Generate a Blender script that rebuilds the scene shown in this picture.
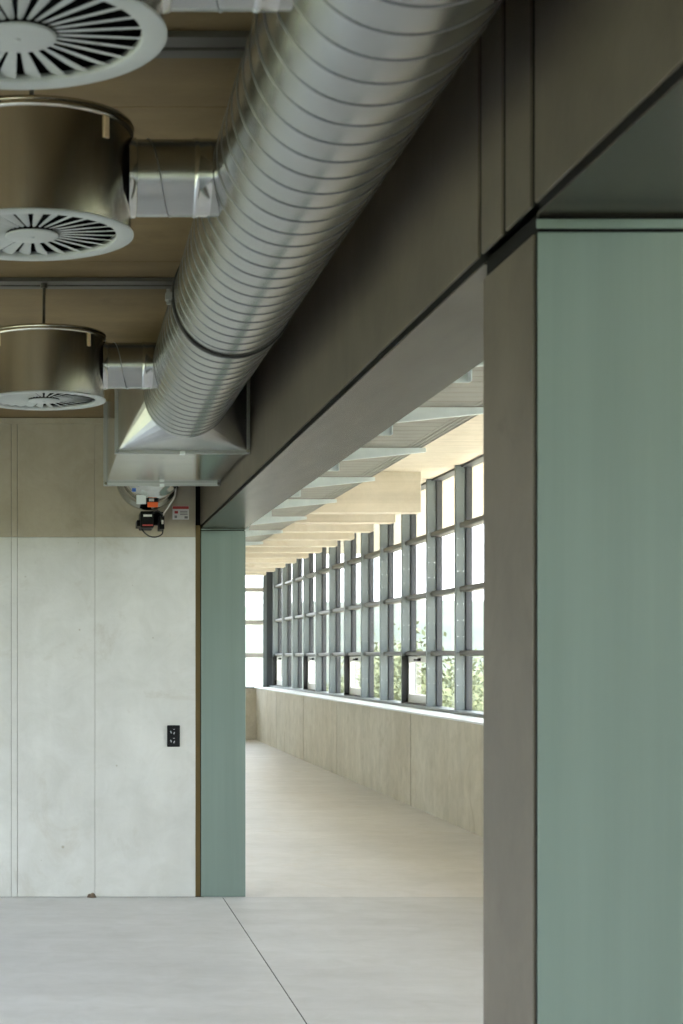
import bpy, math, random
from mathutils import Vector, Matrix, noise
random.seed(7)
SC = bpy.context.scene
COL = SC.collection
for o in list(bpy.data.objects):
    bpy.data.objects.remove(o, do_unlink=True)

# ------------------------------------------------------------------ camera
CAMH = 1.4545
def Z(h):
    return CAMH + h
cam_d = bpy.data.cameras.new('camera')
cam = bpy.data.objects.new('camera', cam_d)
COL.objects.link(cam)
cam.location = (0, 0, CAMH)
cam.rotation_euler = (math.radians(90), 0, 0)
cam_d.sensor_fit = 'HORIZONTAL'
cam_d.sensor_width = 36.0
cam_d.lens = 36.0 * 1650 / 683
cam_d.shift_x = (341.5 - 63) / 683
cam_d.shift_y = (657 - 512) / 683
cam_d.clip_start = 0.05
cam_d.clip_end = 2000
cam_d.dof.use_dof = True
cam_d.dof.focus_distance = 10.5
cam_d.dof.aperture_fstop = 14.0
SC.camera = cam

# ------------------------------------------------------------------ world, sun, exposure
w = bpy.data.worlds.new('sky')
SC.world = w
w.use_nodes = True
nt = w.node_tree
for n in list(nt.nodes):
    nt.nodes.remove(n)
wo = nt.nodes.new('ShaderNodeOutputWorld')
bg = nt.nodes.new('ShaderNodeBackground')
tc = nt.nodes.new('ShaderNodeTexCoord')
sp = nt.nodes.new('ShaderNodeSeparateXYZ')
rp = nt.nodes.new('ShaderNodeValToRGB')
rp.color_ramp.elements[0].position = 0.0
rp.color_ramp.elements[0].color = (0.90, 0.955, 1.0, 1)
rp.color_ramp.elements[1].position = 0.75
rp.color_ramp.elements[1].color = (0.68, 0.83, 1.0, 1)
nt.links.new(tc.outputs['Generated'], sp.inputs[0])
nt.links.new(sp.outputs['Z'], rp.inputs[0])
nt.links.new(rp.outputs[0], bg.inputs[0])
bg.inputs[1].default_value = 1.0
nt.links.new(bg.outputs[0], wo.inputs[0])

sun_d = bpy.data.lights.new('sun', 'SUN')
sun_d.energy = 3.0
sun_d.angle = math.radians(1.0)
sun_d.color = (1.0, 0.93, 0.80)
sun = bpy.data.objects.new('sun', sun_d)
COL.objects.link(sun)
sun.location = (20, 20, 40)
sun.rotation_euler = Vector((-0.42, -0.10, -1.0)).to_track_quat('-Z', 'Y').to_euler()

SC.view_settings.view_transform = 'Standard'
SC.view_settings.look = 'None'
SC.view_settings.gamma = 1.0
SC.view_settings.use_curve_mapping = False
SC.view_settings.exposure = 3.27

# ------------------------------------------------------------------ materials
MATS = {}
def newmat(name):
    m = bpy.data.materials.new(name)
    m.use_nodes = True
    MATS[name] = m
    return m, m.node_tree, m.node_tree.nodes['Principled BSDF']
def N(nt, t, **kw):
    n = nt.nodes.new(t)
    for k, v in kw.items():
        setattr(n, k, v)
    return n
def plain(name, col, rough=0.6, metal=0.0, spec=0.5):
    m, nt, b = newmat(name)
    b.inputs['Base Color'].default_value = (*col, 1)
    b.inputs['Roughness'].default_value = rough
    b.inputs['Metallic'].default_value = metal
    b.inputs['Specular IOR Level'].default_value = spec
    return m
def mapping(nt, scale):
    tc = N(nt, 'ShaderNodeNewGeometry')
    mp = N(nt, 'ShaderNodeMapping')
    mp.inputs['Scale'].default_value = scale
    nt.links.new(tc.outputs['Position'], mp.inputs[0])
    return mp
def ramp(nt, src, p0, c0, p1, c1):
    r = N(nt, 'ShaderNodeValToRGB')
    e = r.color_ramp.elements
    e[0].position = p0; e[0].color = (*c0, 1)
    e[1].position = p1; e[1].color = (*c1, 1)
    nt.links.new(src, r.inputs[0])
    return r
def nz(nt, mp, scale, detail=5, rough=0.55, dist=0.0):
    n = N(nt, 'ShaderNodeTexNoise')
    n.inputs['Scale'].default_value = scale
    n.inputs['Detail'].default_value = detail
    n.inputs['Roughness'].default_value = rough
    n.inputs['Distortion'].default_value = dist
    nt.links.new(mp.outputs[0], n.inputs[0])
    return n
def mul(nt, a, b, fac=1.0, mode='MULTIPLY'):
    x = N(nt, 'ShaderNodeMixRGB', blend_type=mode)
    x.inputs[0].default_value = fac
    nt.links.new(a, x.inputs[1]); nt.links.new(b, x.inputs[2])
    return x
def concrete(name, c_dark, c_light, c_stain, big=0.8, streak=(1, 1, 1), streak_s=6.0, streak_amt=0.10, rough=0.75, bump=0.12, holes=True, mottle=0.10):
    """cast concrete: clouds, directional streaks, pores"""
    m, nt, b = newmat(name)
    mp = mapping(nt, (1, 1, 1))
    cl = nz(nt, mp, big, 6, 0.6, 0.4)
    base = ramp(nt, cl.outputs[0], 0.33, c_dark, 0.66, c_light)
    ms = mapping(nt, streak)
    st = nz(nt, ms, streak_s, 4, 0.6)
    lo = 1 - streak_amt
    sr = ramp(nt, st.outputs[0], 0.35, (lo, lo, lo), 0.65, (1, 1, 1))
    a = mul(nt, base.outputs[0], sr.outputs[0])
    mo = nz(nt, mp, 5.0, 6, 0.65, 0.8)
    mr_ = ramp(nt, mo.outputs[0], 0.3, (1 - mottle, 1 - mottle, 1 - mottle * 1.15), 0.62, (1, 1, 1))
    a = mul(nt, a.outputs[0], mr_.outputs[0])
    sn = nz(nt, mp, 2.3, 7, 0.7, 1.2)
    sm = ramp(nt, sn.outputs[0], 0.57, (0, 0, 0), 0.72, (1, 1, 1))
    x = N(nt, 'ShaderNodeMixRGB')
    x.inputs[2].default_value = (*c_stain, 1)
    sc = N(nt, 'ShaderNodeMath', operation='MULTIPLY')
    sc.inputs[1].default_value = 0.55
    nt.links.new(sm.outputs[0], sc.inputs[0])
    nt.links.new(sc.outputs[0], x.inputs[0])
    nt.links.new(a.outputs[0], x.inputs[1])
    last = x
    if holes:
        vo = N(nt, 'ShaderNodeTexVoronoi')
        vo.inputs['Scale'].default_value = 9.0
        nt.links.new(mp.outputs[0], vo.inputs[0])
        vo.inputs['Randomness'].default_value = 1.0
        sx = N(nt, 'ShaderNodeSeparateColor')
        nt.links.new(vo.outputs['Color'], sx.inputs[0])
        pw = N(nt, 'ShaderNodeMath', operation='POWER'); pw.inputs[1].default_value = 5.0
        nt.links.new(sx.outputs[0], pw.inputs[0])
        dv = N(nt, 'ShaderNodeMath', operation='DIVIDE')
        nt.links.new(vo.outputs['Distance'], dv.inputs[0]); nt.links.new(pw.outputs[0], dv.inputs[1])
        vr = ramp(nt, dv.outputs[0], 0.05, (0.72, 0.69, 0.63), 0.11, (1, 1, 1))
        last = mul(nt, x.outputs[0], vr.outputs[0])
    nt.links.new(last.outputs[0], b.inputs['Base Color'])
    b.inputs['Roughness'].default_value = rough
    b.inputs['Specular IOR Level'].default_value = 0.3
    fn = nz(nt, mp, 40, 4, 0.6)
    bp = N(nt, 'ShaderNodeBump')
    bp.inputs['Strength'].default_value = bump
    bp.inputs['Distance'].default_value = 0.01
    nt.links.new(fn.outputs[0], bp.inputs['Height'])
    nt.links.new(bp.outputs[0], b.inputs['Normal'])
    return m
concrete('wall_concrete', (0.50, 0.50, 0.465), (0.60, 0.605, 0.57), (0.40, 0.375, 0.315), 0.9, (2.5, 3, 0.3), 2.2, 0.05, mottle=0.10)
concrete('wall_concrete_upper_shaded', (0.35, 0.31, 0.235), (0.42, 0.375, 0.295), (0.26, 0.225, 0.165), 0.9, (2.5, 3, 0.3), 2.2, 0.07, mottle=0.13)  # darker pour above the joint; shade towards the ceiling is partly in this colour
concrete('parapet_concrete', (0.62, 0.56, 0.45), (0.72, 0.67, 0.57), (0.45, 0.385, 0.28), 0.8, (1, 1.6, 0.35), 2.5, 0.10, mottle=0.15)
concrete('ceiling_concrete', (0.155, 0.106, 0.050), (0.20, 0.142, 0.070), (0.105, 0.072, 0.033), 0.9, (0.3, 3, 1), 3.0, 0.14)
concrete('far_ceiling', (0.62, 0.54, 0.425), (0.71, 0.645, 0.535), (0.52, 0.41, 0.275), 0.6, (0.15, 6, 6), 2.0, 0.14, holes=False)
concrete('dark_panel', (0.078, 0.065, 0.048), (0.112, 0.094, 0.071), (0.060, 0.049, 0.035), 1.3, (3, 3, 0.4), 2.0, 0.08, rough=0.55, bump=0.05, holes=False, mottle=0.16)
concrete('floor_screed', (0.54, 0.53, 0.52), (0.62, 0.61, 0.60), (0.49, 0.475, 0.455), 0.7, (0.35, 2.2, 1), 1.6, 0.09, rough=0.5, bump=0.03, holes=False)
concrete('far_screed', (0.65, 0.625, 0.60), (0.73, 0.705, 0.68), (0.60, 0.54, 0.46), 0.6, (0.3, 1.5, 1), 1.6, 0.06, rough=0.5, bump=0.03, holes=False)
def coated(name, c0, c1, rough, metal=0.0, streak=(4, 4, 0.2), spec=0.5):
    m, nt, b = newmat(name)
    mp = mapping(nt, streak)
    n = nz(nt, mp, 2.0, 4, 0.6)
    r = ramp(nt, n.outputs[0], 0.3, c0, 0.7, c1)
    nt.links.new(r.outputs[0], b.inputs['Base Color'])
    n2 = nz(nt, mp, 6.0, 4)
    mr = N(nt, 'ShaderNodeMapRange')
    mr.inputs[3].default_value = rough * 0.85
    mr.inputs[4].default_value = rough * 1.2
    nt.links.new(n2.outputs[0], mr.inputs[0])
    nt.links.new(mr.outputs[0], b.inputs['Roughness'])
    b.inputs['Metallic'].default_value = metal
    b.inputs['Specular IOR Level'].default_value = spec
    return m
coated('green_board', (0.140, 0.188, 0.160), (0.160, 0.212, 0.182), 0.6, 0, (9, 9, 0.3))
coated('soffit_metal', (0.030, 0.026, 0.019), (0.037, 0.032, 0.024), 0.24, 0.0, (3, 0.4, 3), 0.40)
coated('galvanised', (0.50, 0.51, 0.51), (0.60, 0.61, 0.60), 0.15, 1.0, (3, 3, 3))
coated('galvanised_matt', (0.46, 0.47, 0.47), (0.54, 0.55, 0.545), 0.3, 1.0, (3, 3, 3))
coated('spiral_galvanised', (0.34, 0.347, 0.335), (0.39, 0.397, 0.385), 0.24, 1.0, (1.5, 0.5, 1.5))
coated('brushed_aluminium', (0.52, 0.49, 0.44), (0.62, 0.59, 0.54), 0.2, 1.0, (9, 9, 0.2))
coated('fin_steel', (0.12, 0.142, 0.143), (0.148, 0.17, 0.17), 0.45, 0.2)
coated('frame_grey', (0.035, 0.038, 0.042), (0.05, 0.053, 0.058), 0.4, 0.3)
coated('transom_metal', (0.05, 0.045, 0.038), (0.07, 0.063, 0.053), 0.4, 0.2, (4, 0.3, 4))
coated('bracket_galvanised', (0.60, 0.66, 0.65), (0.72, 0.77, 0.76), 0.5, 0.25, (3, 3, 3))
coated('tray_metal', (0.27, 0.26, 0.225), (0.33, 0.32, 0.28), 0.5, 0.3, (1, 3, 1))
coated('transom_sunlit', (0.36, 0.34, 0.30), (0.42, 0.40, 0.36), 0.4, 0.3)  # paler than the other transoms: sunlight on the end bars is in the colour
plain('seam_dark', (0.17, 0.175, 0.175), 0.4, 0.9)
plain('grille_white', (0.32, 0.338, 0.33), 0.45)
plain('black_void', (0.006, 0.006, 0.006), 0.9, spec=0.1)
plain('gap_dark', (0.008, 0.008, 0.0075), 0.9, spec=0.1)
plain('parapet_joint', (0.16, 0.14, 0.105), 0.9)
plain('flange_steel', (0.36, 0.37, 0.365), 0.35, 0.9)
plain('joint_grey', (0.30, 0.285, 0.245), 0.9)
plain('black_plastic', (0.006, 0.006, 0.0065), 0.5, spec=0.15)
plain('black_rubber', (0.02, 0.02, 0.02), 0.6)
plain('socket_shine', (0.30, 0.30, 0.31), 0.3)
plain('sill_white', (0.80, 0.82, 0.82), 0.4)
plain('sash_white', (0.74, 0.74, 0.71), 0.4)
plain('orange_label', (0.75, 0.12, 0.02), 0.5)
plain('white_label', (0.70, 0.69, 0.66), 0.5)
plain('red_print', (0.45, 0.05, 0.05), 0.5)
plain('grey_print', (0.22, 0.22, 0.22), 0.5)
plain('blue_plastic', (0.02, 0.09, 0.35), 0.4)
plain('cable_white', (0.60, 0.58, 0.52), 0.5)
plain('timber_strip', (0.17, 0.115, 0.04), 0.8)
plain('rail_metal', (0.085, 0.08, 0.068), 0.5, 0.4)
plain('clip_metal', (0.80, 0.62, 0.38), 0.4, 0.1)
plain('outer_wall', (0.5, 0.47, 0.42), 0.9)
def glass():
    m, nt, b = newmat('window_glass')
    nt.nodes.remove(b)
    out = [n for n in nt.nodes if n.type == 'OUTPUT_MATERIAL'][0]
    tr = N(nt, 'ShaderNodeBsdfTransparent')
    tr.inputs[0].default_value = (0.96, 0.97, 0.97, 1)
    gl = N(nt, 'ShaderNodeBsdfGlossy')
    gl.inputs['Roughness'].default_value = 0.03
    lw = N(nt, 'ShaderNodeLayerWeight')
    lw.inputs['Blend'].default_value = 0.5
    pw = N(nt, 'ShaderNodeMath', operation='POWER')
    pw.inputs[1].default_value = 5.0
    nt.links.new(lw.outputs['Facing'], pw.inputs[0])
    fr = N(nt, 'ShaderNodeMath', operation='MULTIPLY_ADD')
    fr.inputs[1].default_value = 0.6
    fr.inputs[2].default_value = 0.03
    nt.links.new(pw.outputs[0], fr.inputs[0])
    mx = N(nt, 'ShaderNodeMixShader')
    nt.links.new(fr.outputs[0], mx.inputs[0])
    nt.links.new(tr.outputs[0], mx.inputs[1])
    nt.links.new(gl.outputs[0], mx.inputs[2])
    nt.links.new(mx.outputs[0], out.inputs[0])
glass()
def ground_mat(name, a, b_, c, scale):
    m, nt, b = newmat(name)
    mp = mapping(nt, (1, 1, 1))
    n = nz(nt, mp, scale, 6, 0.6, 0.5)
    r = ramp(nt, n.outputs[0], 0.35, a, 0.65, b_)
    e = r.color_ramp.elements.new(0.5); e.color = (*c, 1)
    nt.links.new(r.outputs[0], b.inputs['Base Color'])
    b.inputs['Roughness'].default_value = 0.95
ground_mat('meadow', (0.09, 0.11, 0.05), (0.20, 0.18, 0.12), (0.14, 0.145, 0.08), 0.05)
ground_mat('bounce_gravel', (0.50, 0.46, 0.39), (0.64, 0.59, 0.50), (0.57, 0.53, 0.45), 1.5)
ground_mat('hillside', (0.034, 0.048, 0.034), (0.072, 0.066, 0.054), (0.052, 0.063, 0.044), 0.03)
ground_mat('foliage', (0.085, 0.10, 0.05), (0.16, 0.17, 0.09), (0.12, 0.135, 0.065), 0.8)
plain('bark', (0.12, 0.09, 0.06), 0.9)

# ------------------------------------------------------------------ mesh helpers
class MB:
    def __init__(self):
        self.v = []; self.f = []; self.s = []
    def add(self, verts, faces, smooth=False):
        o = len(self.v)
        self.v += [tuple(p) for p in verts]
        for f in faces:
            self.f.append(tuple(i + o for i in f)); self.s.append(smooth)
        return self
    def box(self, x0, x1, y0, y1, z0, z1):
        return self.hexa([(x0, y0, z0), (x1, y0, z0), (x1, y1, z0), (x0, y1, z0),
                          (x0, y0, z1), (x1, y0, z1), (x1, y1, z1), (x0, y1, z1)])
    def hexa(self, p):
        return self.add(p, [(3, 2, 1, 0), (4, 5, 6, 7), (0, 1, 5, 4), (1, 2, 6, 5), (2, 3, 7, 6), (3, 0, 4, 7)])
    def lathe(self, prof, n=48, origin=(0, 0, 0), axis='z', a0=0.0, closed=False, smooth=True):
        """prof: list of (radius, height along the axis)"""
        vs = []
        for k in range(n):
            a = a0 + 2 * math.pi * k / n
            for r, h in prof:
                c, s = r * math.cos(a), r * math.sin(a)
                if axis == 'z': p = (c, s, h)
                elif axis == 'y': p = (c, h, s)
                else: p = (h, c, s)
                vs.append((p[0] + origin[0], p[1] + origin[1], p[2] + origin[2]))
        m = len(prof); fs = []
        rng = range(m if closed else m - 1)
        for k in range(n):
            k2 = (k + 1) % n
            for j in rng:
                j2 = (j + 1) % m
                q = (k * m + j, k2 * m + j, k2 * m + j2, k * m + j2)
                fs.append(q if axis != 'y' else q[::-1])
        return self.add(vs, fs, smooth)
    def lathe_sharp(self, prof, n=48, origin=(0, 0, 0), axis='z'):
        for a, b in zip(prof[:-1], prof[1:]):
            self.lathe([a, b], n, origin, axis)
        return self
    def cyl(self, p0, p1, r, n=16, caps=True, smooth=True):
        p0 = Vector(p0); p1 = Vector(p1)
        d = (p1 - p0).normalized()
        u = d.orthogonal().normalized(); w_ = d.cross(u)
        vs = []
        for p in (p0, p1):
            for k in range(n):
                a = 2 * math.pi * k / n
                vs.append(p + r * (math.cos(a) * u + math.sin(a) * w_))
        self.add(vs, [(k, (k + 1) % n, n + (k + 1) % n, n + k) for k in range(n)], smooth)
        if caps:
            self.add(vs[:n], [tuple(range(n))[::-1]]); self.add(vs[n:], [tuple(range(n))])
        return self
    def tube(self, pts, r, n=8, smooth=True):
        pts = [Vector(p) for p in pts]
        vs = []; prev = None
        for i, p in enumerate(pts):
            d = (pts[min(i + 1, len(pts) - 1)] - pts[max(i - 1, 0)]).normalized()
            u = d.orthogonal().normalized() if prev is None else (prev - prev.dot(d) * d).normalized()
            prev = u
            w_ = d.cross(u)
            for k in range(n):
                a = 2 * math.pi * k / n
                vs.append(p + r * (math.cos(a) * u + math.sin(a) * w_))
        fs = []
        for i in range(len(pts) - 1):
            for k in range(n):
                fs.append((i * n + k, i * n + (k + 1) % n, (i + 1) * n + (k + 1) % n, (i + 1) * n + k))
        fs.append(tuple(range(n))[::-1]); fs.append(tuple(range((len(pts) - 1) * n, len(pts) * n)))
        return self.add(vs, fs, smooth)
    def mesh(self, name, mat):
        me = bpy.data.meshes.new(name)
        me.from_pydata(self.v, [], self.f)
        me.polygons.foreach_set('use_smooth', self.s)
        me.materials.append(MATS[mat])
        me.update()
        return me
def link(name, me, parent=None, loc=(0, 0, 0), rotz=0.0, bevel=0.0):
    o = bpy.data.objects.new(name, me)
    COL.objects.link(o)
    o.location = loc
    o.rotation_euler = (0, 0, rotz)
    if parent: o.parent = parent
    if bevel and me:
        b = o.modifiers.new('bevel', 'BEVEL')
        b.width = bevel; b.segments = 2; b.limit_method = 'ANGLE'
        b.harden_normals = False
    return o
def part(name, mb, mat, parent=None, loc=(0, 0, 0), rotz=0.0, bevel=0.0, stuff=False):
    o = link(name, mb.mesh(name, mat), parent, loc, rotz, bevel)
    if stuff: o['kind'] = 'stuff'
    return o
def tag(o, label, cat, group=None, kind=None):
    o['label'] = label; o['category'] = cat
    if group: o['group'] = group
    if kind: o['kind'] = kind
    return o
def thing(name, label, cat, loc=(0, 0, 0), group=None, kind=None):
    o = link(name, None, None, loc)
    o.empty_display_size = 0.1
    return tag(o, label, cat, group, kind)
def bxp(name, x0, x1, y0, y1, z0, z1, mat, parent, bevel=0.0):
    """box part whose origin is its own centre (parent is at the world origin)"""
    c = ((x0 + x1) / 2, (y0 + y1) / 2, (z0 + z1) / 2)
    pl = parent.location if parent else Vector((0, 0, 0))
    mb = MB().box(x0 - c[0], x1 - c[0], y0 - c[1], y1 - c[1], z0 - c[2], z1 - c[2])
    return part(name, mb, mat, parent, (c[0] - pl[0], c[1] - pl[1], c[2] - pl[2]), 0, bevel)

# ------------------------------------------------------------------ main levels
XW, XO = 0.833, 1.106            # room face and outer face of the right-hand wall
YB = 10.0                       # back wall
XL, YR = -3.2, -5.5             # left wall, rear wall
HS = 0.778                      # soffit height above the camera
CZ = Z(1.45)                    # room ceiling
CZ2 = Z(1.80)                   # corridor ceiling
XP = 3.385                      # parapet inner face
YE = 28.98                      # parapet at the end of the corridor
GZ = -3.2                       # ground outside

# ------------------------------------------------------------------ floor
fl = thing('floor', 'smooth pale grey screed floor with thin joints', 'floor', kind='structure')
g = 0.003
XJ = 0.967
bxp('floor_slab', XL - 0.3, XJ - g, YR - 0.3, YB - 0.003, -0.2, 0, 'floor_screed', fl)
bxp('floor_slab', XJ + g, XP + 0.55, YR - 0.3, YB - 0.003, -0.2, 0, 'floor_screed', fl)
bxp('floor_slab', XO - 0.25, XP + 0.55, YB + 0.003, YE + 0.4, -0.2, 0, 'far_screed', fl)
bxp('joint_filler', XL - 0.3, XP + 0.55, YR - 0.3, YE + 0.4, -0.25, -0.004, 'gap_dark', fl)
bxp('foundation', XL - 0.3, XP + 0.5, YR - 0.3, YE + 0.4, GZ - 0.1, -0.26, 'outer_wall', fl)

# ------------------------------------------------------------------ back wall, cast in panels
wb = thing('wall_back', 'pale board-marked concrete wall cast in tall panels', 'wall', kind='structure')
def bx_px(px): return (px - 63) / 165.0
edges = [XL, bx_px(-70), bx_px(11.5), bx_px(17.5), bx_px(95), bx_px(195.6)]
zj = Z((657 - 537) / 165.0)
g = 0.001
for i in range(len(edges) - 1):
    proud = 0.003 if i == 2 else 0.0
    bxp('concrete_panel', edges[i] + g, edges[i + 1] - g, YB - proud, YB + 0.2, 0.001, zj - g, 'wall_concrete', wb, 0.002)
    bxp('concrete_panel', edges[i] + g, edges[i + 1] - g, YB - proud, YB + 0.2, zj + g, CZ - 0.004, 'wall_concrete_upper_shaded', wb, 0.002)
bxp('joint_backing', XL, bx_px(195.6), YB + 0.004, YB + 0.25, 0, CZ, 'joint_grey', wb)
bxp('edge_strip', bx_px(195.8), bx_px(200.6), YB + 0.02, YB + 0.1, 0.001, Z(0.80), 'timber_strip', wb)
bxp('edge_gap', bx_px(195.6), bx_px(201), YB + 0.03, YB + 0.25, 0.0, CZ, 'gap_dark', wb)

# ------------------------------------------------------------------ right wall: lintel, pier, green jambs, soffits
wr = thing('wall_right', 'dark grey-brown lintel wall with green-lined openings', 'wall', kind='structure')
JN = 2.903                       # near jamb face
core = 'gap_dark'
bxp('lintel_core', XW + 0.005, XO - 0.01, YR, YB + 0.3, Z(HS) + 0.005, CZ2 + 0.1, core, wr)
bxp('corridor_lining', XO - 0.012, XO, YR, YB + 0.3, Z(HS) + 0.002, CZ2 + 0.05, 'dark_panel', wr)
def lintel(y0, y1):
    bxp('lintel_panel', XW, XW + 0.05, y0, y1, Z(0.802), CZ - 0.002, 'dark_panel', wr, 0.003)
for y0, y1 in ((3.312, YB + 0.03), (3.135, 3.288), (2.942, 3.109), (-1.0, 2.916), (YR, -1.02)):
    lintel(y0, y1)
# pier between the two openings
bxp('pier_core', XW + 0.005, XO - 0.005, JN + 0.004, 3.26, 0, Z(HS) + 0.02, core, wr)
bxp('pier_panel', XW, XW + 0.05, 2.925, 3.272, 0.001, Z(0.75), 'dark_panel', wr, 0.003)
bxp('jamb_panel', XW + 0.0025, XO, JN, JN + 0.004, 0.001, Z(0.748), 'green_board', wr, 0.002)
bxp('jamb_trim', XW + 0.0005, XO, JN, JN + 0.004, Z(0.7545), Z(0.771), 'green_board', wr, 0.001)
bxp('jamb_panel', XW + 0.052, XO, 3.262, 3.272, 0.001, Z(HS) - 0.001, 'green_board', wr, 0.002)
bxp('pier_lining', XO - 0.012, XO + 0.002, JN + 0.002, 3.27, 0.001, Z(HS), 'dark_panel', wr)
# far jamb
bxp('jamb_panel', bx_px(201), XO, YB, YB + 0.006, 0.001, Z(0.765), 'green_board', wr, 0.002)
bxp('jamb_trim', bx_px(201), XO, YB, YB + 0.006, Z(0.771), Z(HS) - 0.001, 'green_board', wr, 0.001)
bxp('jamb_core', bx_px(201.5), XO - 0.005, YB + 0.007, YB + 0.3, 0, Z(HS) + 0.02, core, wr)
# soffits
bxp('soffit_panel', XW + 0.002, XO, 3.273, YB, Z(HS), Z(HS) + 0.004, 'soffit_metal', wr)
bxp('soffit_panel', XW + 0.002, XO, -0.4, JN, Z(HS), Z(HS) + 0.004, 'soffit_metal', wr)
# pier at the near end of the near opening (behind the camera)
bxp('pier_panel', XW, XO, YR, -0.4, 0.001, Z(HS), 'dark_panel', wr)
# wall beyond the back wall, along the corridor
wc = thing('wall_corridor', 'concrete wall running along the bright corridor', 'wall', kind='structure')
bxp('concrete_panel', XO - 0.25, XO - 0.02, YB + 0.31, YE + 0.3, 0.001, CZ2, 'wall_concrete', wc)

# ------------------------------------------------------------------ room ceiling
ce = thing('ceiling', 'brownish raw concrete ceiling above the ducts', 'ceiling', kind='structure')
ybd = [YR, -3.0, -0.6, 1.8, 4.35, 6.05, 8.0, YB + 0.25]
for a, b in zip(ybd[:-1], ybd[1:]):
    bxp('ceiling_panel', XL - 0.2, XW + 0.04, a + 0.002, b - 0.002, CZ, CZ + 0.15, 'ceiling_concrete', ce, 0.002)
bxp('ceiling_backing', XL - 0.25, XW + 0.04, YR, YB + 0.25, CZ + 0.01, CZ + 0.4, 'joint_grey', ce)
bxp('wall_fillet', XL, XW, YB - 0.012, YB + 0.01, Z(1.415), Z(1.446), 'wall_concrete_upper_shaded', ce)

# ------------------------------------------------------------------ left and rear walls with large glazed openings
wl = thing('wall_left', 'concrete wall with wide glazed openings', 'wall', kind='structure')
bxp('lintel_panel', XL - 0.25, XL, YR, YB + 0.25, Z(HS), CZ + 0.4, 'dark_panel', wl)
piers = [(-5.5, -5.0), (-1.9, -1.6), (1.5, 1.8), (4.9, 5.2), (9.2, 10.25)]
for a, b in piers:
    bxp('pier_panel', XL - 0.25, XL, a, b, 0.001, Z(HS), 'wall_concrete', wl)
win3 = thing('window_3', 'tall glazed openings in the left-hand wall', 'window', kind='structure')
for (a0, a), (b, b1) in zip(piers[:-1], piers[1:]):
    n = 3
    for k in range(n + 1):
        y = a + (b - a) * k / n
        bxp('mullion', XL - 0.16, XL - 0.08, max(y - 0.025, a), min(y + 0.025, b), 0.0, Z(HS), 'frame_grey', win3)
    for k in range(n):
        y0 = a + (b - a) * k / n + 0.025; y1 = a + (b - a) * (k + 1) / n - 0.025
        bxp('pane', XL - 0.125, XL - 0.115, y0, y1, 0.0, Z(HS), 'window_glass', win3)
wre = thing('wall_rear', 'concrete wall behind with wide glazed opening', 'wall', kind='structure')
bxp('lintel_panel', XL, XP + 0.4, YR - 0.25, YR, Z(HS), CZ2, 'dark_panel', wre)
bxp('pier_panel', XL - 0.25, XL + 0.3, YR - 0.25, YR, 0.001, Z(HS), 'wall_concrete', wre)
bxp('pier_panel', 0.6, XP + 0.4, YR - 0.25, YR, 0.001, Z(HS), 'wall_concrete', wre)
win4 = thing('window_4', 'wide glazed opening in the rear wall', 'window', kind='structure')
for k in range(5):
    x = XL + 0.3 + (0.3 - XL) * k / 4
    bxp('mullion', x - 0.025, x + 0.025, YR - 0.16, YR - 0.08, 0, Z(HS), 'frame_grey', win4)
    if k < 4:
        bxp('pane', x + 0.025, x + (0.3 - XL) / 4 - 0.025, YR - 0.125, YR - 0.115, 0, Z(HS), 'window_glass', win4)

# ------------------------------------------------------------------ corridor ceiling with concrete beams
ce2 = thing('ceiling_corridor', 'warm pale board-marked ceiling with deep cross beams', 'ceiling', kind='structure')
ys = [YR] + [-2 + 1.1 * k for k in range(0, 30)] + [YE + 0.6]
for a, b in zip(ys[:-1], ys[1:]):
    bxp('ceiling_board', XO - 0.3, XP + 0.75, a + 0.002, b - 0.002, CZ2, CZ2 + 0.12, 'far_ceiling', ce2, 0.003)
bxp('roof_slab', XO - 0.3, XP + 2.3, YR - 0.3, YE + 1.8, CZ2 + 0.12, CZ2 + 0.35, 'outer_wall', ce2)
for k in range(11):
    y = 16.02 + 1.222 * k
    if y + 0.2 < YE + 0.3:
        bxp('beam', XO - 0.02, 3.477, y, y + 0.22, Z(1.405), CZ2 + 0.001, 'far_ceiling', ce2, 0.006)

# ------------------------------------------------------------------ parapet
pa = thing('wall_parapet', 'low concrete parapet wall under the long window', 'wall', kind='structure')
PZ = 0.907
pj = [YR, -3.2, 0.4, 4.0, 7.7, 11.7, 16.07, 20.4, 23.25, 26.2, YE]
for a, b in zip(pj[:-1], pj[1:]):
    bxp('concrete_panel', XP, XP + 0.45, a + 0.016, b - 0.016, 0.001, PZ, 'parapet_concrete', pa, 0.003)
bxp('joint_backing', XP + 0.012, XP + 0.44, YR, YE, 0, PZ - 0.003, 'parapet_joint', pa)
pe = thing('wall_end', 'short concrete parapet closing the corridor end', 'wall', kind='structure')
bxp('concrete_panel', XO - 0.25, XP + 0.45, YE, YE + 0.35, 0.001, PZ, 'parapet_concrete', pe, 0.003)

# ------------------------------------------------------------------ long window of the corridor
w1 = thing('window_1', 'long corridor window wall of steel fins and glass panes', 'window', kind='structure')
XF = 3.68
fin_y = [28.93 - 1.222 * k for k in range(28)]
SZ = PZ + 0.018
bxp('window_sill', XP - 0.025, XF + 0.02, YR, YE + 0.2, PZ + 0.001, SZ, 'sill_white', w1, 0.003)
bxp('bottom_rail', XF - 0.03, XF + 0.16, YR, YE + 0.2, SZ, SZ + 0.03, 'fin_steel', w1, 0.003)
bxp('head_rail', XF + 0.05, XF + 0.16, YR, YE + 0.2, CZ2 - 0.02, CZ2, 'frame_grey', w1)
z0f, z1f = SZ + 0.03, CZ2
hf = z1f - z0f
fin_me = MB().box(0, 0.092, -0.025, 0.025, 0, hf).mesh('fin', 'fin_steel')
frm = MB()
frm.box(0.092, 0.152, -0.045, 0.045, 0, hf)
frm_me = frm.mesh('frame', 'frame_grey')
bolt = MB()
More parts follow.
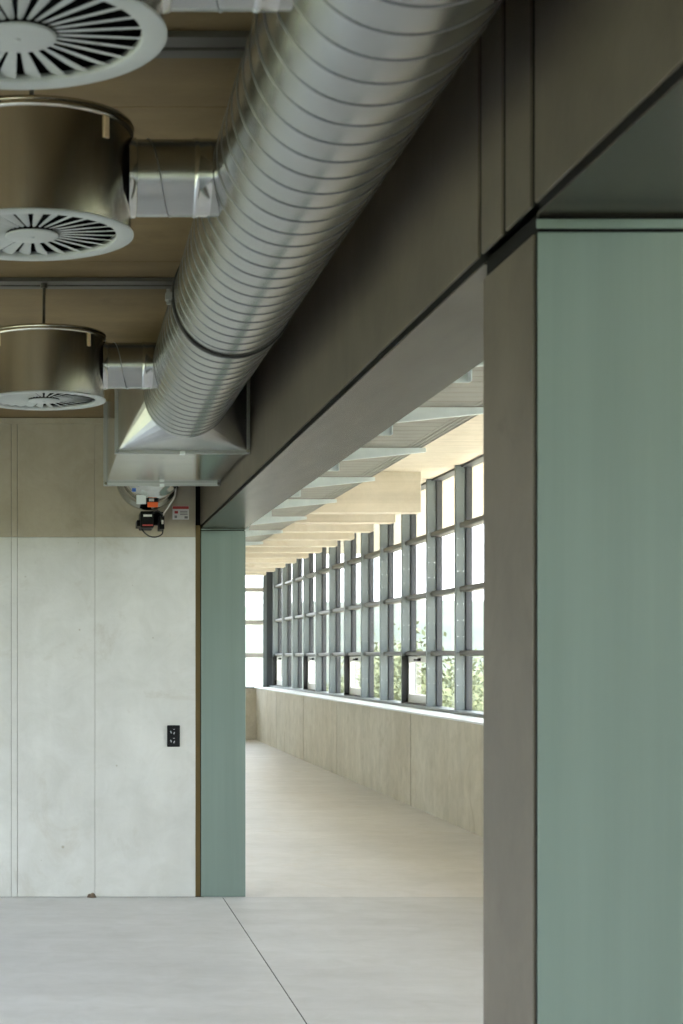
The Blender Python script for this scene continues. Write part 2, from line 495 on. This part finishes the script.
for k in range(15):
    z = 0.08 + k * (hf - 0.16) / 14
    for x in (0.018, 0.074):
        bolt.cyl((x, -0.025, z), (x, -0.029, z), 0.005, 6)
bolt_me = bolt.mesh('bolts', 'galvanised')
tz = [Z(0.036), Z(0.637), Z(1.234)]
trs = MB()
for a, b, c, d in ((0.03, 0.155, -0.025, 0.025),):
    trs.box(a, b, 0.046, 1.222 - 0.046, c, d)
trs_me = trs.mesh('transom', 'transom_metal')
rows = [(z0f, tz[0] - 0.025), (tz[0] + 0.025, tz[1] - 0.025), (tz[1] + 0.025, tz[2] - 0.025), (tz[2] + 0.025, CZ2 - 0.02)]
pane_me = [MB().box(0.125, 0.131, 0.046, 1.222 - 0.046, 0, b - a).mesh('pane', 'window_glass') for a, b in rows]
# opening casement
def casement():
    e = {}
    y0, y1 = 0.046, 1.222 - 0.046
    h = rows[0][1] - rows[0][0]
    cs = MB()
    cs.box(-0.005, 0.1, 1.182, 1.196, 0, h)
    cs.box(0.0, 0.1, 0.026, 1.196, 0, 0.012)
    e['casing'] = cs.mesh('casing', 'black_rubber')
    s = MB()
    s.box(0.06, 0.12, y0, y0 + 0.06, 0.012, h - 0.004)
    s.box(0.06, 0.12, y1 - 0.06, y1, 0.012, h - 0.004)
    s.box(0.06, 0.12, y0 + 0.06, y1 - 0.06, 0.012, 0.10)
    s.box(0.06, 0.12, y0 + 0.06, y1 - 0.06, h - 0.07, h - 0.004)
    e['sash'] = s.mesh('sash', 'sash_white')
    hd = MB()
    hd.box(0.03, 0.06, 0.54, 0.57, h - 0.055, h - 0.025)
    hd.box(0.02, 0.035, 0.54, 0.70, h - 0.052, h - 0.032)
    e['window_handle'] = hd.mesh('window_handle', 'black_plastic')
    return e
CM = casement()
for k, y in enumerate(fin_y):
    f = link('fin', fin_me, w1, (XF, y, z0f), bevel=0.002)
    link('bolts', bolt_me, f)['kind'] = 'stuff'
    link('frame', frm_me, w1, (XF, y, z0f), bevel=0.004)
    for z in tz:
        link('transom', trs_me, w1, (XF, y, z), bevel=0.012)
    for r, (a, b) in enumerate(rows):
        link('pane', pane_me[r], w1, (XF, y, a))
    if k % 3 == 1:
        s = link('sash', CM['sash'], w1, (XF, y, z0f), bevel=0.004)
        link('window_handle', CM['window_handle'], s)
        link('casing', CM['casing'], w1, (XF, y, z0f))
# end window
w2 = thing('window_2', 'glazed end window of the corridor', 'window', kind='structure')
ye = YE + 0.22
bxp('window_sill', XO - 0.2, XF + 0.0, YE - 0.02, ye, PZ + 0.001, SZ, 'frame_grey', w2)
xs = [XO + 0.02, 1.9, 2.75, 3.575]
bxp('corner_panel', 3.603, XF + 0.15, ye, ye + 0.1, SZ, CZ2, 'frame_grey', w2, 0.003)
for x in xs:
    bxp('mullion', x - 0.03, x + 0.03, ye, ye + 0.1, SZ, CZ2, 'fin_steel', w2, 0.003)
tz2 = [Z(0.03), Z(0.612), Z(1.19)]
for z in tz2:
    for a, b in zip(xs[:-1], xs[1:]):
        bxp('transom', a + 0.03, b - 0.03, ye, ye + 0.1, z - 0.04, z + 0.04, 'transom_sunlit', w2, 0.01)
for a, b in zip(xs[:-1], xs[1:]):
    for c, d in zip([SZ] + [q + 0.04 for q in tz2], [q - 0.04 for q in tz2] + [CZ2]):
        bxp('pane', a + 0.03, b - 0.03, ye + 0.05, ye + 0.056, c, d, 'window_glass', w2)

# ------------------------------------------------------------------ spiral duct
DX, DH, DR = 0.5294, 1.1225, 0.1845
dz = Z(DH)
Y0, Y1 = -2.0, 7.05
PITCH = 0.107
du = thing('spiral_duct', 'large galvanised spiral air duct hung beside the dark lintel', 'air duct', (DX, 0, dz))
nT, perT = 72, 8
b = MB(); vs = []; fs = []
ny = int((Y1 - Y0) / PITCH * perT)
for j in range(ny + 1):
    y = Y0 + (Y1 - Y0) * j / ny
    for k in range(nT):
        a = 2 * math.pi * k / nT
        ph = ((y / PITCH) + k / nT) % 1.0
        r = DR + 0.0011 * (4 * ph * (1 - ph))
        vs.append((r * math.cos(a), y, r * math.sin(a)))
for j in range(ny):
    for k in range(nT):
        fs.append((j * nT + k, j * nT + (k + 1) % nT, (j + 1) * nT + (k + 1) % nT, (j + 1) * nT + k))
b.add(vs, [f[::-1] for f in fs], True)
body = part('duct_body', b, 'spiral_galvanised', du)
pts = []
for j in range(int((Y1 - Y0) / PITCH * nT)):
    k = j % nT
    a = -2 * math.pi * k / nT
    y = Y0 + j * PITCH / nT
    # follows phase 0 of the bands
    pts.append((a, y))
sm = MB(); vs = []; fs = []
hw = 0.0026
for (a, y) in pts:
    ph0 = -a / (2 * math.pi)
    aa = -2 * math.pi * ((y / PITCH) % 1.0)
    for rr, yy in ((DR - 0.001, -hw), (DR + 0.0022, -hw * 0.5), (DR + 0.0022, hw * 0.5), (DR - 0.001, hw)):
        vs.append((rr * math.cos(aa), y + yy, rr * math.sin(aa)))
for j in range(len(pts) - 1):
    for q in range(3):
        fs.append((j * 4 + q, j * 4 + q + 1, (j + 1) * 4 + q + 1, (j + 1) * 4 + q))
sm.add(vs, fs, True)
part('spiral_seam', sm, 'seam_dark', du)
# round-to-rectangle transition
RX0, RX1, RH0, RH1 = 0.245, 0.815, 0.917, 1.33
YN, YFar = 7.33, 8.70
tr = MB()
nq = 10
cx, cz = 0.0, 0.0
x0, x1, h0, h1 = RX0 - DX, RX1 - DX, RH0 - DH, RH1 - DH
corners = {0: (x1, h1), 1: (x0, h1), 2: (x0, h0), 3: (x1, h0)}
yc = Y1 - 0.01; yr_ = YN - 0.012
for q in range(4):
    ring = []
    for k in range(nq + 1):
        a = math.pi / 2 * (q + k / nq)
        ring.append((DR * math.cos(a), yc, DR * math.sin(a)))
    c = (corners[q][0], yr_, corners[q][1])
    vs = ring + [c]
    tr.add(vs, [(k, nq + 1, k + 1) for k in range(nq)], False)
    cn = (corners[(q + 1) % 4][0], yr_, corners[(q + 1) % 4][1])
    tr.add([ring[-1], c, cn], [(0, 1, 2)], False)
part('transition_piece', tr, 'galvanised_matt', du)
bxm = MB()
t = 0.002
bxm.hexa([(x0, YN, h0), (x1, YN, h0), (x1 - 0.002, YFar, h0), (x0 - 0.016, YFar, h0),
          (x0, YN, h1), (x1, YN, h1), (x1 - 0.002, YFar, h1), (x0 - 0.016, YFar, h1)])
part('plenum_box', bxm, 'galvanised', du)
def flange(y, xa, xb, name='flange'):
    f = MB(); s = 0.026
    for yy in (y - 0.012, y + 0.0):
        f.box(xa - s * .6, xb + s * .6, yy, yy + 0.009, h0 - s * .6, h0 + s * .15)
        f.box(xa - s * .6, xb + s * .6, yy, yy + 0.009, h1 - s * .15, h1 + s * .6)
        f.box(xa - s * .6, xa + s * .15, yy, yy + 0.009, h0 + s * .15, h1 - s * .15)
        f.box(xb - s * .15, xb + s * .6, yy, yy + 0.009, h0 + s * .15, h1 - s * .15)
    fo = part(name, f, 'flange_steel', du, bevel=0.0015)
    for sx in (xa - 0.004, xb + 0.004):
        cb = MB().cyl((sx, y - 0.02, h0 - 0.004), (sx, y + 0.02, h0 - 0.004), 0.008, 6)
        part('bolt', cb, 'galvanised', fo)
    cl = MB().box((xa + xb) / 2 - 0.012, (xa + xb) / 2 + 0.012, y - 0.018, y + 0.014, h0 - s * .7, h0 - s * .2)
    part('clip', cl, 'bracket_galvanised', fo)
flange(YN, x0, x1)
flange(YFar, x0 - 0.016, x1 - 0.002)

# black clamp ring around the duct
yk = 5.14
rk = thing('duct_clamp', 'thin black clamp ring around the spiral duct', 'clamp', (DX, yk, dz))
rb = MB().lathe([(DR + 0.002, -0.012), (DR + 0.008, -0.012), (DR + 0.008, 0.012), (DR + 0.002, 0.012)], 72, axis='y', closed=True)
part('ring', rb, 'black_rubber', rk)
for s in (-1, 1):
    e = MB().box(min(s * (DR + .006), s * (DR + .026)), max(s * (DR + .006), s * (DR + .026)), -0.014, 0.014, -0.012, 0.012)
    part('ear', e, 'flange_steel', rk, bevel=0.002)
    part('bolt', MB().cyl((s * (DR + 0.016), 0, -0.024), (s * (DR + 0.016), 0, 0.024), 0.007, 8), 'flange_steel', rk)
part('hanger_rod', MB().cyl((0, 0, DR + 0.006), (0, 0, CZ - dz), 0.006, 10), 'rail_metal', rk)

# ------------------------------------------------------------------ swirl diffusers
RD = 0.239; HD = 0.985; HT = 1.238
NV = 28
tilt = math.radians(15)
def vane_mesh():
    m = MB()
    r0, r1 = 0.25 * RD, 0.845 * RD
    n = 8; vs = []
    for i in range(n + 1):
        t_ = i / n
        r = r0 + (r1 - r0) * t_
        wd = 2 * math.pi * r / NV * 0.70 * (1.0 if t_ < 0.93 else 0.88)
        tl = tilt * (0.75 + 0.35 * t_)
        sag = 0.0025
        for s_, zo in ((-0.5, 0), (0.0, -sag), (0.5, 0)):
            y = s_ * wd; z = 0.0
            vs.append((r, y * math.cos(tl), 0.010 + zo + y * math.sin(tl)))
    fs = []
    for i in range(n):
        for q in range(2):
            fs.append((i * 3 + q, i * 3 + q + 1, (i + 1) * 3 + q + 1, (i + 1) * 3 + q))
    m.add(vs, fs, True)
    return m.mesh('vane', 'grille_white')
VANE = vane_mesh()
TEX = ['swirl ceiling diffuser nearest the open end of the spiral duct', '', '']
def diffuser(y, label, rod):
    zb = Z(HD)
    d = thing('swirl_diffuser', label, 'air diffuser', (-0.073, y, zb), group='round swirl diffusers along the spiral duct')
    h = HT - HD
    hs = MB().lathe_sharp([(RD - 0.012, 0.004), (RD - 0.007, 0.006), (RD - 0.007, h - 0.03), (RD - 0.007, h)], 72)
    hs.lathe([(RD - 0.007, h), (0.0001, h)], 72)
    ho = part('housing', hs, 'brushed_aluminium', d)
    cr = MB().lathe([(RD - 0.007, h - 0.022), (RD - 0.001, h - 0.020), (RD + 0.0005, h - 0.014), (RD - 0.003, h - 0.011), (RD + 0.0015, h - 0.007), (RD - 0.001, h), (RD - 0.012, h + 0.001)], 72)
    part('collar', cr, 'brushed_aluminium', d)
    pl = MB().lathe([(0.83 * RD, 0.014), (0.833 * RD, 0.002), (0.845 * RD, 0.0), (0.988 * RD, 0.0), (RD, 0.001), (RD, 0.0035), (0.97 * RD, 0.006)], 72, closed=True)
    rim = part('grille_rim', pl, 'grille_white', d)
    hb = MB().lathe([(0.0001, -0.001), (0.245 * RD, 0.0), (0.262 * RD, 0.001), (0.262 * RD, 0.004), (0.0001, 0.006)], 40)
    hub = part('hub', hb, 'grille_white', d)
    part('screw', MB().lathe([(0.0001, -0.003), (0.006, -0.002), (0.007, 0.0)], 12), 'grille_white', hub)
    part('inner_lining', MB().lathe([(RD - 0.02, 0.020), (RD - 0.02, 0.075), (0.0001, 0.075)], 40), 'black_void', d)
    for k in range(NV):
        link('vane', VANE, rim, (0, 0, 0), 2 * math.pi * (k + 0.5) / NV)
    for ang in (-43, -137, 90):
        a = math.radians(ang)
        c = MB().box(RD - 0.0075, RD - 0.003, -0.008, 0.008, h - 0.07, h - 0.022)
        c.cyl((RD - 0.003, 0, h - 0.031), (RD - 0.001, 0, h - 0.031), 0.004, 8)
        c.cyl((RD - 0.003, 0, h - 0.06), (RD - 0.001, 0, h - 0.06), 0.004, 8)
        part('clip', c, 'clip_metal', d, (0, 0, 0), a, 0.002)
    # branch to the spiral duct
    bh = DH - HD; br = 0.088
    xe = DX + 0.073 - DR - 0.002
    xs_ = RD - 0.012
    bd = MB()
    nb = 48; vb = []
    for k in range(nb):
        a = 2 * math.pi * k / nb
        yq, zq = br * math.cos(a), br * math.sin(a)
        xq = DX + 0.073 - math.sqrt(DR ** 2 - zq ** 2) - 0.0015
        vb += [(xs_, yq, bh + zq), (xq, yq, bh + zq)]
    bd.add(vb, [(2 * k, 2 * ((k + 1) % nb), 2 * ((k + 1) % nb) + 1, 2 * k + 1) for k in range(nb)], True)
    bo = part('branch_duct', bd, 'spiral_galvanised', d)
    xc = xe - 0.032
    part('branch_collar', MB().lathe([(br + 0.0005, xc - 0.008), (br + 0.003, xc - 0.004), (br + 0.003, xc + 0.004), (br + 0.0015, xc + 0.006), (br + 0.0015, xe)], 48, (0, 0, bh), axis='x'), 'galvanised', bo)
    part('branch_sleeve', MB().lathe([(br + 0.004, RD - 0.013), (br + 0.004, RD + 0.004), (br + 0.001, RD + 0.006)], 48, (0, 0, bh), axis='x'), 'galvanised', bo)
    sp_ = []
    for k in range(49):
        a = 2 * math.pi * k / 48
        sp_.append((RD + 0.02 + 0.11 * k / 48, br * math.cos(a + 1.2), bh + br * math.sin(a + 1.2)))
    part('spiral_seam', MB().tube(sp_, 0.0018, 5), 'seam_dark', bo)
    part('hanger_rod', MB().cyl((0, -0.03, h - 0.002), (0, -0.03, CZ - zb - 0.012), 0.0055, 10), 'rail_metal', d)
    part('nut', MB().cyl((0, -0.03, CZ - zb - 0.035), (0, -0.03, CZ - zb - 0.018), 0.014, 6), 'rail_metal', d)
    return d
diffuser(2.63, 'round swirl diffuser with white grille, farthest from the back wall', True)
diffuser(3.87, 'round swirl diffuser, the middle one of three along the spiral duct', True)
diffuser(6.36, 'round swirl diffuser nearest the concrete back wall and the plenum box', True)

# ------------------------------------------------------------------ ceiling channels
def channel(y, label):
    c = thing('ceiling_channel', label, 'channel', (0, y, CZ), group='slotted ceiling channels')
    hw_ = 0.078
    for a, b_ in ((-hw_, -0.012), (0.006, hw_ - 0.02)):
        m = MB().box(XL + 0.02, XW - 0.002, a, b_, -0.016, -0.0005)
        part('flange_strip', m, 'rail_metal', c, bevel=0.002)
    part('slot', MB().box(XL + 0.02, XW - 0.002, -0.012, 0.006, -0.008, -0.0005), 'black_void', c)
channel(3.895, 'slotted metal channel across the ceiling above the middle diffuser')
channel(6.375, 'slotted metal channel across the ceiling above the diffuser by the back wall')

# ------------------------------------------------------------------ fire damper with its actuator
fdx, fdh, fdr = 0.51, 1.077, 0.175
fd = thing('fire_damper', 'round metal fire damper entering the back wall under the duct', 'fire damper', (fdx, 9.0, Z(fdh)))
yo = 9.0
c = MB().lathe([(fdr - 0.02, YFar + 0.012 - yo), (fdr - 0.02, 9.25 - yo), (fdr, 9.27 - yo), (fdr, 9.60 - yo), (fdr - 0.006, 9.61 - yo), (fdr - 0.006, 9.90 - yo), (fdr + 0.014, 9.91 - yo), (fdr + 0.014, YB - yo - 0.001)], 64, axis='y')
part('damper_body', c, 'galvanised', fd)
def fbox(name, px0, px1, py0, py1, y, dep, mat, parent, bev=0.003):
    s = y / 1650.0
    return bxp(name, (px0 - 63) * s, (px1 - 63) * s, y, y + dep, Z((657 - py1) * s), Z((657 - py0) * s), mat, parent, bev)
ac = thing('damper_actuator', 'black damper actuator with cables below the round metal damper', 'actuator', ((151 - 63) * 9.5 / 1650, 9.5, Z(0.9)))
fbox('bracket', 147, 158, 492, 502.5, 9.40, 0.10, 'black_plastic', fd)
fbox('orange_label', 147.5, 158, 502, 507, 9.385, 0.012, 'orange_label', fd, 0.001)
fbox('label_text', 149, 154, 499, 501.3, 9.395, 0.006, 'white_label', fd, 0.0)
fbox('motor_housing', 140.5, 154, 511, 527.5, 9.72, 0.24, 'black_plastic', ac, 0.006)
fbox('mounting_foot', 137, 141, 520, 526, 9.76, 0.20, 'black_plastic', ac, 0.002)
fbox('wall_mount', 142, 163, 512, 525, 9.95, 0.049, 'black_plastic', ac, 0.0)
fbox('type_plate', 143.5, 152, 514.5, 516.5, 9.715, 0.006, 'white_label', ac, 0.0)
fbox('type_plate', 142.5, 153, 524.5, 525.8, 9.715, 0.006, 'red_print', ac, 0.0)
fbox('terminal_box', 159.5, 164.5, 515.5, 529, 9.74, 0.2, 'black_plastic', ac, 0.004)
fbox('indicator', 161.5, 163.5, 520, 524, 9.735, 0.006, 'cable_white', ac, 0.0)
def p3(px, py, y): s = y / 1650.0; return Vector(((px - 63) * s, y, Z((657 - py) * s)))
def curve_pts(ctrl, n=8):
    out = []
    P = [ctrl[0]] + ctrl + [ctrl[-1]]
    for i in range(1, len(P) - 2):
        for k in range(n):
            t_ = k / n
            a, b_, c_, d_ = P[i - 1], P[i], P[i + 1], P[i + 2]
            out.append(0.5 * ((2 * b_) + (c_ - a) * t_ + (2 * a - 5 * b_ + 4 * c_ - d_) * t_ ** 2 + (3 * b_ - a - 3 * c_ + d_) * t_ ** 3))
    out.append(ctrl[-1]); return out
def cable(name, ctrl, r, mat, parent):
    off = parent.location
    part(name, MB().tube([q - off for q in curve_pts(ctrl)], r, 6), mat, parent)
cable('cable', [p3(141, 526, 9.8), p3(143, 531, 9.8), p3(149, 536, 9.8), p3(156, 537, 9.8), p3(162, 534, 9.8), p3(163, 528, 9.8)], 0.004, 'black_rubber', ac)
cable('cable', [p3(153, 513, 9.7), p3(158, 511, 9.65), p3(162, 514, 9.68), p3(163, 517, 9.75)], 0.004, 'black_rubber', ac)
cable('white_cable', [p3(176, 486, 9.6), p3(174.5, 497, 9.62), p3(169, 506, 9.66), p3(164, 513, 9.72), p3(162.5, 517, 9.76)], 0.005, 'cable_white', ac)
fbox('blue_plug', 132, 136, 488, 491.5, 9.2, 0.03, 'blue_plastic', fd, 0.002)
fbox('inspection_plate', 136.5, 146, 495, 504, 9.30, 0.012, 'bracket_galvanised', fd, 0.002)

# sticker on the wall
st = thing('warning_sticker', 'small white and red printed notice on the upper back wall', 'sticker', (bx_px(181), YB, Z(0.88)))
fbox('paper', 172.5, 189, 506, 519.5, YB - 0.004, 0.003, 'white_label', st, 0.0)
fbox('red_band', 172.7, 188.8, 506.2, 509, YB - 0.0048, 0.001, 'red_print', st, 0.0)
fbox('red_mark', 174.5, 178, 511, 513.5, YB - 0.0048, 0.001, 'red_print', st, 0.0)
for r_ in range(3):
    fbox('print_line', 180, 187.5, 511 + 1.6 * r_, 511.7 + 1.6 * r_, YB - 0.0048, 0.001, 'grey_print', st, 0.0)
fbox('print_mark', 174.5, 177, 515.5, 518, YB - 0.0048, 0.001, 'grey_print', st, 0.0)
fbox('print_mark', 184.5, 187.8, 516.2, 518.5, YB - 0.0048, 0.001, 'grey_print', st, 0.0)

mc = MB()
rg = random.Random(4)
for k in range(3):
    cx_, cy_, rr_ = (-0.018, 0.0, 0.012)[k], -0.02 - 0.004 * k, (0.016, 0.02, 0.011)[k]
    mc.lathe([(0.0001, rr_ * 1.5), (rr_ * .7, rr_ * 1.1), (rr_, rr_ * .35), (rr_ * 1.1, 0.0005)], 7, (cx_, cy_, 0), a0=k, smooth=False)
tag(part('mortar_crumb', mc, 'bark', None, (bx_px(92.5), YB, 0)), 'small dark mortar crumb at the foot of the back wall', 'crumb')

# ------------------------------------------------------------------ power outlet on the back wall
po = thing('power_outlet', 'black double socket outlet on the pale concrete wall', 'outlet', (bx_px(173.5), YB, Z((657 - 736) / 165)))
def obox(name, u0, u1, v0, v1, d0, d1, mat, parent, bev=0.0):
    return part(name, MB().box(u0, u1, -d1, -d0, v0, v1), mat, parent, bevel=bev)
obox('plate', -0.039, 0.039, -0.0655, 0.0655, 0.0005, 0.011, 'black_plastic', po, 0.005)
for vz in (0.024, -0.030):
    so = obox('socket', -0.027, 0.027, vz - 0.023, vz + 0.023, 0.011, 0.014, 'black_plastic', po, 0.003)
    for px_, pz_, rot in ((-0.016, 0.0, -0.35), (0.003, -0.006, 0.35)):
        m = MB().box(-0.0035, 0.0035, -0.0155, -0.0138, -0.0075, 0.0075)
        o = part('slot', m, 'socket_shine', so, (px_, 0, vz + pz_)); o.rotation_euler = (0, rot, 0)
    part('slot', MB().box(-0.005, 0.005, -0.0155, -0.0138, -0.002, 0.002), 'socket_shine', so, (0.002, 0, vz + 0.017))

# ------------------------------------------------------------------ cable tray on cantilever arms in the corridor
HTR = 1.37
KT = 1.37 / 1.427
ct = thing('cable_tray', 'grey ribbed cable tray hung under the corridor ceiling', 'cable tray', (1.95, 12.0, Z(HTR)))
x0t, x1t = 1.45, 2.345
yy = 4.0
pm = MB().box(x0t - 1.95, x1t - 1.95 - 0.10, -0.076, 0.076, 0.004, 0.012).mesh('tray_plank', 'tray_metal')
while yy < 20.2:
    link('tray_plank', pm, ct, (0, yy - 12.0, 0), bevel=0.002)
    yy += 0.16
for k in range(3):
    xa = x1t - 1.95 - 0.098 + 0.034 * k
    part('side_strip', MB().box(xa, xa + 0.026, 4.0 - 12, 20.2 - 12, 0.003, 0.011), 'tray_metal', ct, bevel=0.001)
part('side_rail', MB().box(x1t - 1.95, x1t - 1.95 + 0.006, 4.0 - 12, 20.2 - 12, 0.0, 0.026), 'tray_metal', ct)
part('side_rail', MB().box(x0t - 1.95 - 0.006, x0t - 1.95, 4.0 - 12, 20.2 - 12, 0.0, 0.026), 'tray_metal', ct)
xa_, xb_ = 1.89 * KT - 1.95, 2.375 - 1.95
d0_, d1_ = 0.082, 0.024
arm = MB().hexa([(xa_, -0.01, -d0_), (xb_, -0.01, -d1_), (xb_, 0.01, -d1_), (xa_, 0.01, -d0_),
                 (xa_, -0.01, -0.001), (xb_, -0.01, -0.001), (xb_, 0.01, -0.001), (xa_, 0.01, -0.001)])
arm_me = arm.mesh('cantilever_arm', 'bracket_galvanised')
fl_ = MB().hexa([(xa_, -0.022, -d0_ - .004), (xb_, -0.022, -d1_ - .004), (xb_, 0.022, -d1_ - .004), (xa_, 0.022, -d0_ - .004),
                 (xa_, -0.022, -d0_), (xb_, -0.022, -d1_), (xb_, 0.022, -d1_), (xa_, 0.022, -d0_)])
fl_me = fl_.mesh('arm_flange', 'bracket_galvanised')
def post_mesh(htop):
    post = MB()
    pz0, pz1 = 1.276 * KT - HTR, htop - HTR - 0.001
    post.box(xa_ - .09, xa_ - .085, -0.03, 0.03, pz0, pz1)
    post.box(xa_ - .005, xa_, -0.03, 0.03, pz0, pz1)
    post.box(xa_ - .085, xa_ - .005, 0.024, 0.03, pz0, pz1)
    return post.mesh('hanger_post', 'bracket_galvanised')
post_hi, post_lo = post_mesh(1.80), post_mesh(1.404)
for k in range(9):
    yk = (5.77 + 1.83 * k) * KT
    a = link('cantilever_arm', arm_me, ct, (0, yk - 12, 0))
    link('arm_flange', fl_me, a)
    link('hanger_post', post_hi if yk < 15.8 else post_lo, ct, (0, yk - 12 + 0.05, 0))

# ------------------------------------------------------------------ outside: meadow, hillside, trees
gr = thing('ground', 'sunlit meadow outside the windows', 'ground', kind='structure')
part('meadow', MB().add([(-900, -900, GZ), (900, -900, GZ), (900, 900, GZ), (-900, 900, GZ)], [(0, 1, 2, 3)]), 'meadow', gr)
part('bounce_terrace', MB().box(XP + 0.6, 16, -14, 44, GZ - 0.05, GZ + 0.05), 'bounce_gravel', gr)  # pale ground added to bounce warm sunlight up to the corridor ceiling
hl = MB(); vs = []; fs = []
na, nr = 140, 10
for i in range(na + 1):
    az = math.radians(-60 + 200 * i / na)
    for j in range(nr + 1):
        t_ = j / nr
        R_ = 120 + 330 * t_
        nzv = noise.noise(Vector((math.sin(az) * 6, math.cos(az) * 6, t_ * 1.5)))
        nz2 = noise.noise(Vector((math.sin(az) * 60, math.cos(az) * 60, t_ * 9)))
        hgt = GZ - 0.5 + (t_ ** 1.1) * (21 + 6 * nzv) + 1.3 * nz2 * t_
        vs.append((R_ * math.sin(az), R_ * math.cos(az), hgt))
for i in range(na):
    for j in range(nr):
        fs.append((i * (nr + 1) + j, i * (nr + 1) + j + 1, (i + 1) * (nr + 1) + j + 1, (i + 1) * (nr + 1) + j))
hl.add(vs, [f[::-1] for f in fs], True)
tag(part('hills', hl, 'hillside'), 'pale green hillside beyond the windows', 'hill', kind='structure')
def tree_meshes(seed, h, r):
    rg = random.Random(seed)
    m = MB()
    for k in range(4200):
        while True:
            p = Vector((rg.uniform(-1, 1), rg.uniform(-1, 1), rg.uniform(-1, 1)))
            if 0.35 < p.length < 1: break
        p = Vector((p.x * r, p.y * r, h * 0.62 + p.z * h * 0.42)) * (0.9 + 0.2 * rg.random())
        u = Vector((rg.gauss(0, 1), rg.gauss(0, 1), rg.gauss(0, 1))).normalized()
        v = u.orthogonal().normalized()
        s = rg.uniform(0.04, 0.09)
        m.add([p - u * s, p + v * s * 0.6, p + u * s, p - v * s * 0.6], [(0, 1, 2, 3)])
    tk = MB()
    tk.tube([(0, 0, 0), (0.05, 0, h * 0.25), (0, 0.04, h * 0.6), (0.03, 0, h * 0.8)], 0.09, 8)
    return m.mesh('crown', 'foliage'), tk.mesh('trunk', 'bark')
TV = [tree_meshes(1, 4.3, 1.6), tree_meshes(2, 3.8, 1.9), tree_meshes(3, 4.8, 1.5)]
tspots = [(7.4, 29.5), (11.2, 33.5), (7.4, 35.2), (10.6, 39.4), (14.6, 43.2), (8.6, 44.6), (12.4, 48.6), (8.8, 51.2), (15.2, 55.0), (11.2, 56.8), (16.4, 61.6), (12.6, 64.0)]
for i, (x, y) in enumerate(tspots):
    tr_ = thing('tree', 'light green leafy tree outside the long corridor window', 'tree', (x, y, GZ), group='trees outside the corridor window')
    tr_.rotation_euler = (0, 0, i * 1.3)
    link('crown', TV[i % 3][0], tr_); link('trunk', TV[i % 3][1], tr_)
